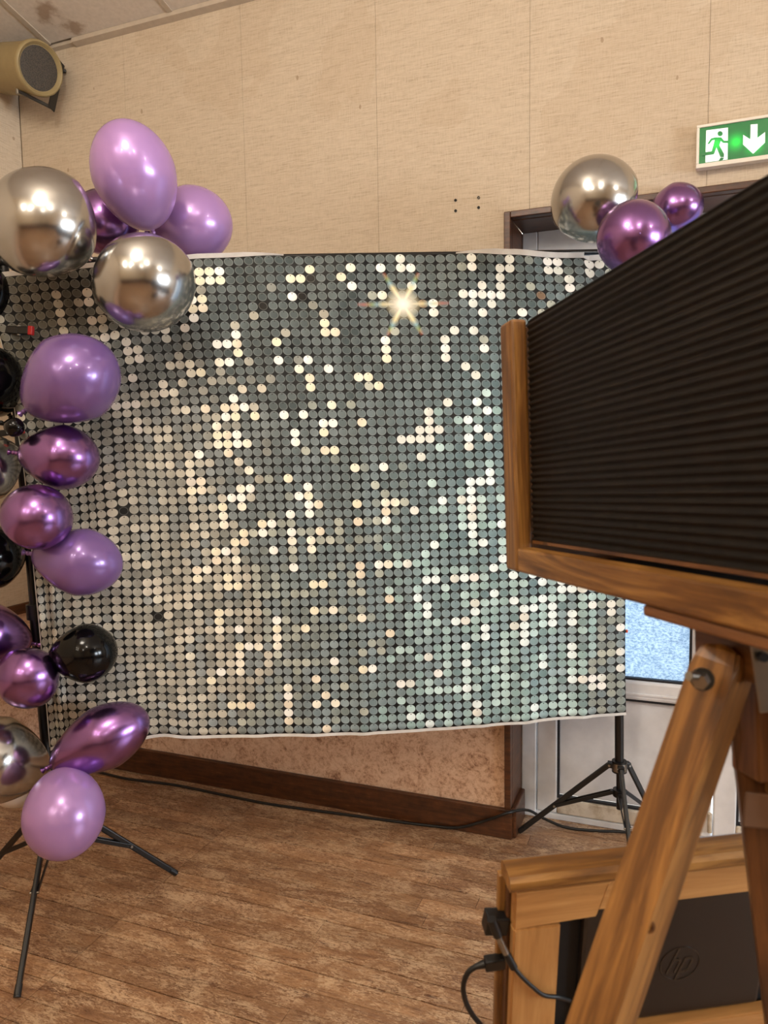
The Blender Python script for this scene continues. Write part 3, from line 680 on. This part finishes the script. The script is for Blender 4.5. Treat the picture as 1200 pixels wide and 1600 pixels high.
B(57, 810, 52, 54, 110, 65, 1.98, pc, 'purple chrome balloon facing front with a small nub at its tip', nub=True)
B(121, 877, 52, 69, 190, 14, 2.06, vp, 'oval violet balloon at the right of the front facing purple one')
B(-12, 868, 51, 56, -20, 40, 2.16, bk, 'black balloon cut by the left edge, beneath the front facing purple one')
B(-12, 993, 48, 62, 12, 18, 2.16, pc, 'purple chrome balloon tapering right to the pole at the left edge')
B(46, 1057, 48, 49, -40, 40, 2.08, pc, 'round purple chrome balloon in front of the left pole')
B(130, 1021, 45, 52, 175, 20, 2.10, bk, 'black oval balloon right of the left pole, against the sequins')
B(156, 1156, 49, 80, 150, 12, 2.12, pc, 'long purple chrome balloon slanting up right above the floor')
B(-2, 1190, 66, 80, 12, 16, 2.14, sc, 'silver balloon at the left edge, tapering to the pole, low down')
B(100, 1270, 61, 70, -100, 15, 2.02, lp, 'light lilac balloon, lowest of all, in front of the tripod', taper=.08)
B(30, 1212, 46, 50, -20, 25, 2.42, 'ivory_latex', 'pale ivory balloon behind the lowest silver one')
B(930, 316, 66, 70, 60, 40, 2.20, sc, 'silver chrome balloon, largest of the three above the door')
B(989, 372, 55, 56, 145, 78, 2.06, pc, 'purple chrome balloon in front of the silver one above the door', nub=True)
B(1054, 326, 37, 44, 165, 25, 2.33, pc, 'smaller purple chrome balloon nearest the exit sign')
# ------------------------------------------------------------------ loudspeaker in the corner
SC = deep(62, 107, 2.98)
vdir = (SC - CAM).normalized()
away = camdir(-1.6, -.57, 1).normalized()            # from the face back to the left wall

mw = frame_mat(-away, up, SC)                      # local +X = out of the face
sp = empty('loudspeaker', SC, 'cream drum loudspeaker with brown grille on a black bracket, high in the corner', 'loudspeaker')
Rr = .0975
bm = bmesh.new(); lathe(bm, [(-.27, 0), (-.27, .085), (-.255, .094), (-.10, Rr * .97), (-.02, Rr * .98)], 40)
link('drum', bm, 'speaker_shell', sp, mw, True)
bm = bmesh.new(); lathe(bm, [(-.022, Rr * .96), (-.022, Rr * 1.02), (-.004, Rr * 1.04), (.006, Rr * 1.0), (.008, Rr * .95), (.002, Rr * .88), (-.004, Rr * .84), (-.004, Rr * .82), (-.022, Rr * .82)], 44)
link('rim', bm, 'speaker_shell', sp, mw, True)
bm = bmesh.new(); lathe(bm, [(-.006, 0), (-.001, Rr * .4), (-.006, Rr * .86), (-.012, Rr * .86), (-.012, 0)], 40)
link('grille', bm, 'grille', sp, mw, True)
ll = lambda x, y, z: mw @ V((x, y, z))
bar('clip', ll(-.02, Rr * .99, -.02), ll(-.02, Rr * .99, .03), .016, .008, 'bracket_black', sp, V((0, 1, 0)))
pa = deep(28, 142, 3.02); pb = deep(80, 168, 3.04); pc_ = deep(96, 98, 3.12)
bar('bracket_arm', pa, pb, .012, .012, 'bracket_black', sp)
bar('bracket_strap', pb + V((0, 0, -.006)), pc_, .034, .006, 'bracket_black', sp, V((1, 0, 0)))
bar('bracket_foot', pc_ - up * .03, V((pc_.x - .02, YW, pc_.z - .02)), .03, .012, 'bracket_black', sp)
bar('wall_plate', V((XL + .001, SC.y + .02, SC.z - .02)), V((XL + .001, SC.y + .02, SC.z + .16)), .05, .01, 'bracket_black', sp, V((1, 0, 0)))
tube('pivot_screw', [pa + up * .012, pa - up * .012], .009, 'steel', sp)
# ------------------------------------------------------------------ exit sign
YS = YW - .030
def sw(px, py, dy=0.0): return wall_at(px, py, YS + dy)
p00, p01 = sw(1088, 197), sw(1091, 264)
x0, z1, z0 = p00.x + .001, p00.z, p01.z; x1 = x0 + .335
sg = empty('exit_sign', (x0, YW, z0), 'lit green exit sign with running figure and down arrow above the door', 'sign')
boxo('case', (x0, YS + .003, z0), (x1, YW - .001, z1), 'sign_case', sg, .006)
bm = bmesh.new(); t_ = .0085
for lo, hi in (((x0, z0), (x1, z0 + .013)), ((x0, z1 - t_), (x1, z1)), ((x0, z0 + .013), (x0 + t_, z1 - t_)), ((x1 - t_, z0 + .013), (x1, z1 - t_))): box(bm, (lo[0], YS - .006, lo[1]), (hi[0], YS + .004, hi[1]), .0015)
link('bezel', bm, 'sign_case', sg)
led = [tuple(sw(1119.5, 226)), tuple(sw(1150, 222)), tuple(sw(1179, 227)), tuple(sw(1216, 218)), tuple(sw(1250, 216))]
led_mat('sign_green', (6, 112, 52), (10, 235, 60), .22, 1.3, led, .042)
led_mat('sign_white', (216, 224, 220), (225, 255, 255), .55, .7, [led[0], led[2]], .06)
boxo('green_panel', (x0 + .006, YS - .001, z0 + .010), (x1 - .006, YS + .003, z1 - .006), 'sign_green', sg)
def poly(name, pts, mat, yy):
    bm = bmesh.new(); F_ = [bm.verts.new((sw(*p).x, YS + yy, sw(*p).z)) for p in pts]; Bk = [bm.verts.new((v_.co.x, YS + yy + .0012, v_.co.z)) for v_ in F_]
    from mathutils.geometry import tessellate_polygon
    for tri in tessellate_polygon([[V((v_.co.x, v_.co.z, 0)) for v_ in F_]]): bm.faces.new([F_[q] for q in tri]); bm.faces.new([Bk[q] for q in reversed(tri)])
    for i in range(len(F_)): bm.faces.new((F_[i], F_[(i + 1) % len(F_)], Bk[(i + 1) % len(F_)], Bk[i]))
    return link(name, bm, mat, sg)
Q = lambda *ps: [(1060 + a_ / 8.571, 160 + b_ / 8.571) for a_, b_ in ps]
poly('doorway_panel', Q((372, 378), (664, 340), (658, 768), (360, 808)), 'sign_white', -.0022)
poly('arrow', Q((966, 300), (1060, 292), (1056, 480), (1160, 400), (1158, 540), (1000, 690), (864, 566), (866, 436), (964, 500)), 'sign_white', -.0022)
for n_, ps in (('figure', Q((440, 488), (500, 474), (572, 474), (612, 520), (662, 518), (662, 546), (600, 548), (566, 520), (548, 580), (612, 700), (606, 738), (562, 736), (508, 606), (482, 684), (470, 700), (362, 714), (318, 724), (344, 676), (446, 660), (478, 540), (486, 506), (452, 512), (408, 566), (392, 556), (430, 500))),
               ('figure_shadow', Q((566, 744), (610, 748), (590, 778), (540, 786)))):
    poly(n_, ps, 'sign_green', -.0040)
hc = (558, 424); poly('figure_head', Q(*[(hc[0] + 34 * math.cos(k * math.pi / 8), hc[1] + 33 * math.sin(k * math.pi / 8)) for k in range(16)]), 'sign_green', -.0040)
# ------------------------------------------------------------------ cable along the skirting
pts = []
for (px, py, z) in ((150, 1205, 0), (200, 1217, 0), (270, 1226, 0), (340, 1240, 0), (420, 1256, 0), (520, 1270, 0), (600, 1281, 0), (680, 1284, 0), (725, 1277, .012), (765, 1267, .055), (800, 1263.5, .105), (825, 1266, .05), (850, 1279, .02), (885, 1293, 0), (930, 1298, 0), (985, 1298, 0), (1060, 1303, 0), (1125, 1310, 0)):
    p = floor_at(px, py, z + .006)
    lim = YW - .024 if (p.x < XO + .03 or z > .05) else YD - .012
    if p.y > lim: p.y = lim
    pts.append(p)
pts.append(V((pts[-1].x + .5, pts[-1].y - .08, .006)))
cab = tube('mains_cable', spline(pts, 6), .0052, 'cable_rubber', None, 10); tag(cab, 'black cable running along the brown skirting and out past the door', 'cable')
# ------------------------------------------------------------------ big wooden camera-shaped photo booth head, right foreground
O = deep(808, 894, 1.15)
Ax = camdir(230, 22, -1175).normalized()              # towards the viewer, along the ribs
Sx = (-Ax).cross(up).normalized(); Ux = Sx.cross(-Ax).normalized()
if Ux.z < 0: Ux = -Ux
def bm_mat(): return Matrix(((Ax.x, Sx.x, Ux.x, O.x), (Ax.y, Sx.y, Ux.y, O.y), (Ax.z, Sx.z, Ux.z, O.z), (0, 0, 0, 1)))
K = bm_mat()
bc = empty('bellows_camera', O, 'big wooden bellows camera with black ribbed side, filling the right foreground', 'photo booth')
def kb(name, lo, hi, mat, bev=.003, par=None, swap=None):
    """box in the camera's own frame; swap='z' or 'y' makes that axis the board's grain axis"""
    lo, hi = V(lo), V(hi); c0 = (lo + hi) / 2; h = (hi - lo) / 2
    if swap == 'z': rot = Matrix(((0, 0, -1), (0, 1, 0), (1, 0, 0))); hh = V((h.z, h.y, h.x))
    elif swap == 'y': rot = Matrix(((0, -1, 0), (1, 0, 0), (0, 0, 1))); hh = V((h.y, h.x, h.z))
    else: rot = Matrix.Identity(3); hh = h
    return boxo(name, -hh, hh, mat, par or bc, bev, K @ Matrix.Translation(c0) @ rot.to_4x4())
H = .3862; LB = .72
kb('front_post', (-.050, 0, 0), (-.001, .0265, H), 'pine', .005, swap='z')
kb('front_post', (-.050, .29, 0), (-.001, .3165, H), 'pine', .005, swap='z')
kb('front_board', (-.046, .0265, .010), (-.006, .29, H - .01), 'pine_dark', .003, swap='y')
kb('side_rail', (-.001, .001, .0), (LB, .030, .0372), 'pine', .004)
kb('side_rail', (-.001, .287, .0), (LB, .3155, .0372), 'pine', .004)
kb('base_board', (-.001, .030, .0), (LB, .287, .014), 'dark_void', .0)  # near-black colour stands in for the shadow in the gap under the ribs
kb('back_post', (LB, 0, 0), (LB + .04, .03, H), 'pine', .004, swap='z')
kb('back_post', (LB, .2865, 0), (LB + .04, .3165, H), 'pine', .004, swap='z')
# ribbed sheet: side, top and far side, each a folded profile
def ribs(name, p0, u, v, n, pitch, length, out, depth=.0032):
    bm = bmesh.new(); A, Bv = [], []
    for i in range(n * 6 + 1):
        tt = i / 6 * pitch; k = (math.sin(2 * math.pi * i / 6) * .5 + .5)
        pt = V(p0) + V(v) * tt + V(out) * (depth * k)
        A.append(bm.verts.new(pt)); Bv.append(bm.verts.new(pt + V(u) * length))
    for i in range(len(A) - 1): bm.faces.new((A[i], A[i + 1], Bv[i + 1], Bv[i]))
    bmesh.ops.solidify(bm, geom=bm.faces[:], thickness=.0018)
    return link(name, bm, 'bellows', bc, K, True)
z0s, z1s = .047, .3815; nr = 34; pit = (z1s - z0s) / nr
ribs('ribbed_sheet', (.0, .0285, z0s), (1, 0, 0), (0, 0, 1), nr, pit, LB, (0, -1, 0))
ribs('ribbed_sheet', (.0, .288, z0s), (1, 0, 0), (0, 0, 1), nr, pit, LB, (0, 1, 0))
ribs('ribbed_sheet', (.0, .0285, z1s), (1, 0, 0), (0, 1, 0), 26, .2595 / 26, LB, (0, 0, 1))
kb('sheet_edging', (.0, .026, z0s - .004), (LB, .0300, z0s + .001), 'pine_dark', .0005)
kb('mount_plate', (.355, .004, -.0125), (LB, .29, -.0003), 'pine_dark', .003)
# tripod under it
tr = empty('wooden_tripod', V((O.x, O.y, 0)), 'honey stained wooden tripod with square legs carrying the bellows camera', 'tripod')
def on_plate(px, py): return None
HB = deep(1146, 1012, .735)
kp = K.inverted() @ HB
def kt(name, lo, hi, mat, bev=.003, swap=None): return kb(name, lo, hi, mat, bev, tr, swap)
ztop = -.0127
kt('head_block', (kp.x - .045, kp.y - .014, ztop - .046), (kp.x + .05, kp.y + .085, ztop), 'pine_dark', .004)
kt('head_post', (kp.x - .022, kp.y + .010, ztop - .150), (kp.x + .022, kp.y + .032, ztop - .046), 'pine_dark', .004, 'z')
kt('head_post', (kp.x - .012, kp.y + .0325, ztop - .170), (kp.x + .026, kp.y + .052, ztop - .046), 'pine', .004, 'z')
def strap_px(pts, d, w, t_, mat, name, par):
    P_ = [deep(x, y, dd) for (x, y), dd in zip(pts, d)]
    return bar(name, P_[0], P_[1], w, t_, mat, par, camdir(0, 0, 1), .001)
s_ = strap_px([(1186, 992), (1203, 1112)], (.655, .655), .018, .0025, 'steel', 'metal_strap', tr); s_['label'] = 'grey metal strap'
hc_ = deep(1191, 1026, .652); tube('bolt_hole', [hc_, hc_ - camdir(0, 0, 1) * .004], .0042, 'dark_void', tr, 14)
def leg(p0, p1, sec, rot, mat, top_round=True):
    d = p1 - p0; f = camdir(0, 0, 1); mw_ = frame_mat(d, f, p0) @ Matrix.Rotation(math.radians(rot), 4, 'X')
    bm = bmesh.new(); h = sec / 2; L = d.length
    prof = [(-.030, .55), (-.024, .85), (-.012, 1.0), (0, 1), (L, 1)]
    rings = [[bm.verts.new((x, h * sy * (.25 if i == 0 else 1) * min(1, k + .0), h * sz * k)) for sy, sz in ((-1, -1), (1, -1), (1, 1), (-1, 1))] for i, (x, k) in enumerate(prof)]
    for i in range(len(rings) - 1):
        for q in range(4): bm.faces.new((rings[i][q], rings[i][(q + 1) % 4], rings[i + 1][(q + 1) % 4], rings[i + 1][q]))
    bm.faces.new(rings[0][::-1]); bm.faces.new(rings[-1])
    es = [e for e in bm.edges if abs((e.verts[0].co - e.verts[1].co).normalized().x) > .9]
    bmesh.ops.bevel(bm, geom=es, offset=.003, segments=2, affect='EDGES')
    return link('leg', bm, mat, tr, mw_)
def to_floor(pa_, pb_):
    d = pb_ - pa_; return pa_ + d * (pa_.z / -d.z)
a0 = deep(1124, 1058, .715); a1 = to_floor(a0, deep(938, 1600, .690))
leg(a0, a1, .0425, 50, 'pine_leg')
b0 = deep(1176, 1150, .76); b1 = to_floor(b0, deep(1228, 1600, .80)); leg(b0, b1, .040, 20, 'pine_dark')
c0 = b0 + V((.06, -.03, .03)); c1 = V((c0.x + .42, c0.y - .05, 0)); leg(c0, c1, .040, 20, 'pine')
bp = deep(1097, 1061, .686); bd_ = camdir(-1, -.12, -.25).normalized()
fdir = camdir(.25, .1, 1).normalized()
tube('washer', [bp, bp - fdir * .003], .0105, 'black_metal', tr, 20)
tube('bolt_nut', [bp - fdir * .003, bp - fdir * .010 + camdir(-.004, .002, 0)], .0072, 'steel', tr, 6)
tube('bolt_shank', [bp + camdir(-.004, -.003, -.004), bp + camdir(-.018, -.006, -.014)], .0042, 'steel', tr, 12)
kn = deep(1013, 1447, .672)
tp0 = deep(1182, 1264, .725); tp = bar('tape_band', tp0 + camdir(-.012, 0, 0), tp0 + camdir(.045, .006, 0), .034, .002, 'tape', tr, camdir(0, 0, 1)); tp['label'] = 'pale band of tape'
# dark ring with sunk centre, added in place of a hole in the leg
bm = bmesh.new(); lathe(bm, [(-.004, 0), (-.004, .0062), (.0012, .0060), (.0016, .0035), (-.0015, .0028), (-.0015, 0)], 12)
k_ = link('knot_stub', bm, 'pine_dark', tr, frame_mat(camdir(-.2, -.2, -1), up, kn), True)
# ------------------------------------------------------------------ framed touch screen seen from behind
G = deep(790, 1385, .93)                                # top left corner of the frame's face
dnv = camdir(.02, .95, .29).normalized(); rv = camdir(.99, -.056, .115); rv = (rv - dnv * rv.dot(dnv)).normalized(); nv = rv.cross(dnv).normalized()
if nv.dot(camdir(0, 0, 1)) < 0: nv = -nv               # nv points away from the viewer
KG = Matrix(((rv.x, dnv.x, nv.x, G.x), (rv.y, dnv.y, nv.y, G.y), (rv.z, dnv.z, nv.z, G.z), (0, 0, 0, 1)))
sr = empty('screen_box', G, 'honey coloured wooden box framing the black back of a touch screen, lower right', 'screen')
def gb(name, lo, hi, mat, bev=.002, swap=False, par=None):
    lo, hi = V(lo), V(hi); c0 = (lo + hi) / 2; h = (hi - lo) / 2
    if swap: rot = Matrix(((0, -1, 0), (1, 0, 0), (0, 0, 1))); h = V((h.y, h.x, h.z))
    else: rot = Matrix.Identity(3)
    return boxo(name, -h, h, mat, par or sr, bev, KG @ Matrix.Translation(c0) @ rot.to_4x4())
Wb, Hb, Db = .46, .33, .060
mx_ = .0125
# mitred frame seen from behind: two stiles and two rails cut at 45 degrees
def quadprism(name, pts, z0_, z1_, mat, along=(1, 0)):
    bm = bmesh.new(); ang = math.atan2(along[1], along[0]); rt_ = Matrix.Rotation(ang, 4, 'Z'); inv = rt_.inverted()
    c0 = V((sum(p[0] for p in pts) / 4, sum(p[1] for p in pts) / 4, 0)); 
    F_ = [bm.verts.new(inv @ (V((p[0], p[1], z0_)) - c0)) for p in pts]; Bk = [bm.verts.new(inv @ (V((p[0], p[1], z1_)) - c0)) for p in pts]
    bm.faces.new(F_); bm.faces.new(Bk[::-1])
    for i in range(4): bm.faces.new((F_[i], F_[(i + 1) % 4], Bk[(i + 1) % 4], Bk[i]))
    bmesh.ops.recalc_face_normals(bm, faces=bm.faces[:]); bmesh.ops.bevel(bm, geom=bm.edges[:], offset=.0022, segments=2, affect='EDGES')
    return link(name, bm, mat, sr, KG @ Matrix.Translation(c0) @ rt_)
fr = .062; T0 = .010
quadprism('frame_rail', [(mx_, T0), (.136, T0), (.122, T0 + fr - .006), (mx_, T0 + fr - .001)], 0, .016, 'pine_pale')
quadprism('lip', [(mx_ - .001, T0 - .003), (.137, T0 - .003), (.136, T0 + .003), (mx_ - .001, T0 + .003)], -.004, .001, 'pine_pale')
quadprism('frame_rail', [(.1365, T0 - .002), (Wb, T0 - .002), (Wb, T0 + .050), (.1235, T0 + .050)], .004, .016, 'pine_pale')
quadprism('frame_stile', [(mx_, T0 + fr - .001), (mx_ + .062, T0 + fr - .001), (mx_ + .062, Hb), (mx_, Hb)], 0, .016, 'pine_pale', (0, 1))
quadprism('frame_rail', [(mx_ + .067, Hb - .060), (Wb, Hb - .060), (Wb, Hb), (mx_ + .067, Hb)], 0, .019, 'pine_pale')
quadprism('frame_stile', [(Wb + .0005, T0), (Wb + .05, T0), (Wb + .05, Hb), (Wb + .0005, Hb)], 0, .019, 'pine_pale', (0, 1))
# rounded cap rail, front board of the screen side, side cheek
bm = bmesh.new(); ring = []
profc = [(-.005, .006), (-.008, .000), (-.006, -.008), (.000, -.013), (.009, -.014), (.028, -.014), (.036, -.008), (.036, .006), (.032, .010)]
for x in (.004, Wb + .055): ring.append([bm.verts.new((x, y_, z_)) for z_, y_ in profc])
for i in range(len(profc)): bm.faces.new((ring[0][i], ring[0][(i + 1) % len(profc)], ring[1][(i + 1) % len(profc)], ring[1][i]))
bm.faces.new(ring[0][::-1]); bm.faces.new(ring[1]); link('cap_rail', bm, 'pine', sr, KG)
gb('front_board', (.000, .0105, .0285), (.055, Hb, .040), 'pine', .002, True)
gb('front_board', (.0555, .0105, .030), (Wb + .05, .055, .044), 'pine', .002)
gb('front_board', (.0555, Hb - .05, .030), (Wb + .05, Hb, .044), 'pine', .002)
gb('side_cheek', (.008, .0105, .0165), (.030, Hb, .0295), 'pine_dark', .002, True)
gb('void_panel', (.031, .0105, .024), (Wb + .05, Hb - .002, .0295), 'dark_void', 0)
gb('monitor_back', (.110, .0602, .012), (Wb - .082, Hb - .062, .0235), 'monitor_shell', .006)
# round emblem with two slanted letters
ez = .0112
EC = KG.inverted() @ deep(1062, 1505, .93); r_ = ray(1062, 1505); og = KG.inverted() @ CAM; rg = KG.inverted().to_3x3() @ r_; tt = (.012 - og.z) / rg.z; E0 = og + rg * tt
ex, ey, er = E0.x, E0.y, .0285
bm = bmesh.new()
def ringp(r0, r1, n=40):
    vi = [[bm.verts.new((ex + r * math.cos(2 * math.pi * k / n), ey + r * math.sin(2 * math.pi * k / n), z)) for k in range(n)] for r, z in ((r0, ez), (r1, ez), (r1, ez + .0012), (r0, ez + .0012))]
    for k in range(n):
        for q in range(4): bm.faces.new((vi[q][k], vi[q][(k + 1) % n], vi[(q + 1) % 4][(k + 1) % n], vi[(q + 1) % 4][k]))
ringp(er * .965, er)
def stroke(pts, wd=.0030):
    for i in range(len(pts) - 1):
        (x_a, y_a), (x_b, y_b) = pts[i], pts[i + 1]; d = V((x_b - x_a, y_b - y_a, 0)); d.normalize(); n_ = V((-d.y, d.x, 0)) * wd / 2; e = d * wd * .25
        A_ = V((ex + x_a, ey + y_a, 0)) - e; B_ = V((ex + x_b, ey + y_b, 0)) + e
        F_ = [bm.verts.new((p.x, p.y, ez)) for p in (A_ + n_, B_ + n_, B_ - n_, A_ - n_)]; G_ = [bm.verts.new((v_.co.x, v_.co.y, ez + .0012)) for v_ in F_]
        bm.faces.new(F_); bm.faces.new(G_[::-1])
        for q in range(4): bm.faces.new((F_[q], F_[(q + 1) % 4], G_[(q + 1) % 4], G_[q]))
k = er
stroke([(-.10 * k, -.95 * k), (-.62 * k, .52 * k)]); stroke([(-.38 * k, -.20 * k), (-.10 * k, -.28 * k), (.0 * k, -.14 * k), (-.22 * k, .52 * k)])
stroke([(.26 * k, -.28 * k), (-.16 * k, .95 * k)]); stroke([(.26 * k, -.28 * k), (.56 * k, -.28 * k), (.62 * k, -.12 * k), (.44 * k, .42 * k), (.32 * k, .50 * k), (.04 * k, .50 * k)])
link('emblem', bm, 'emblem_print', sr, KG)
# trestle that carries the screen box (below the picture)
for xx in (.05, Wb - .02):
    t0 = KG @ V((xx, Hb - .004, .032)); bar('stand_post', t0 + up * .0, V((t0.x, t0.y, 0)), .035, .035, 'pine', sr, V((1, 0, 0)))
# ------------------------------------------------------------------ plugs and leads on the screen box
def gp(px, py, z): 
    r_ = KG.inverted().to_3x3() @ ray(px, py); t_ = (z - og.z) / r_.z; return KG @ (og + r_ * t_)
u1 = empty('power_plug', gp(775, 1445, .03), 'black angled plug with a silver barrel, upper one on the box side', 'plug')
P1, P2 = gp(757, 1440, .024), gp(792, 1440, .024)
bar('plug_body', P1, P2, .026, .022, 'black_plastic', u1, nv, .002)
q0, q1 = gp(768, 1436, .012), gp(778, 1462, .008)
tube('plug_neck', [q0, q1], .0062, 'black_plastic', u1, 14)
q2 = gp(791, 1490, .004); br = tube('barrel', [q1, q2], .0045, 'steel', u1, 14); br['label'] = 'silver barrel'
q3 = gp(803, 1512, -.001); tube('strain_relief', [q2, q3], .0052, 'black_plastic', u1, 14)
ld = [q3, gp(816, 1527, -.004), gp(832, 1542, -.006), gp(850, 1555, -.006), gp(872, 1558, -.003), gp(890, 1563, .008)]
tube('lead', spline(ld, 6), .0028, 'cable_rubber', u1, 10)
u2 = empty('cable_connector', gp(760, 1505, .03), 'black rectangular connector with a thick looping cable, lower one on the box side', 'plug')
bar('connector_body', gp(757, 1506, .024), gp(790, 1501, .024), .017, .014, 'black_plastic', u2, nv, .002)
tube('strain_relief', [gp(742, 1511, .024), gp(757, 1506, .024)], .0048, 'black_plastic', u2, 12, [.0036, .0055])
ld = [gp(744, 1510, .024), gp(731, 1520, .024), gp(724, 1540, .024), gp(727, 1563, .024), gp(738, 1585, .024), gp(756, 1608, .024), gp(775, 1640, .036), gp(800, 1700, .05)]
tube('lead', spline(ld, 6), .0036, 'cable_rubber', u2, 10)
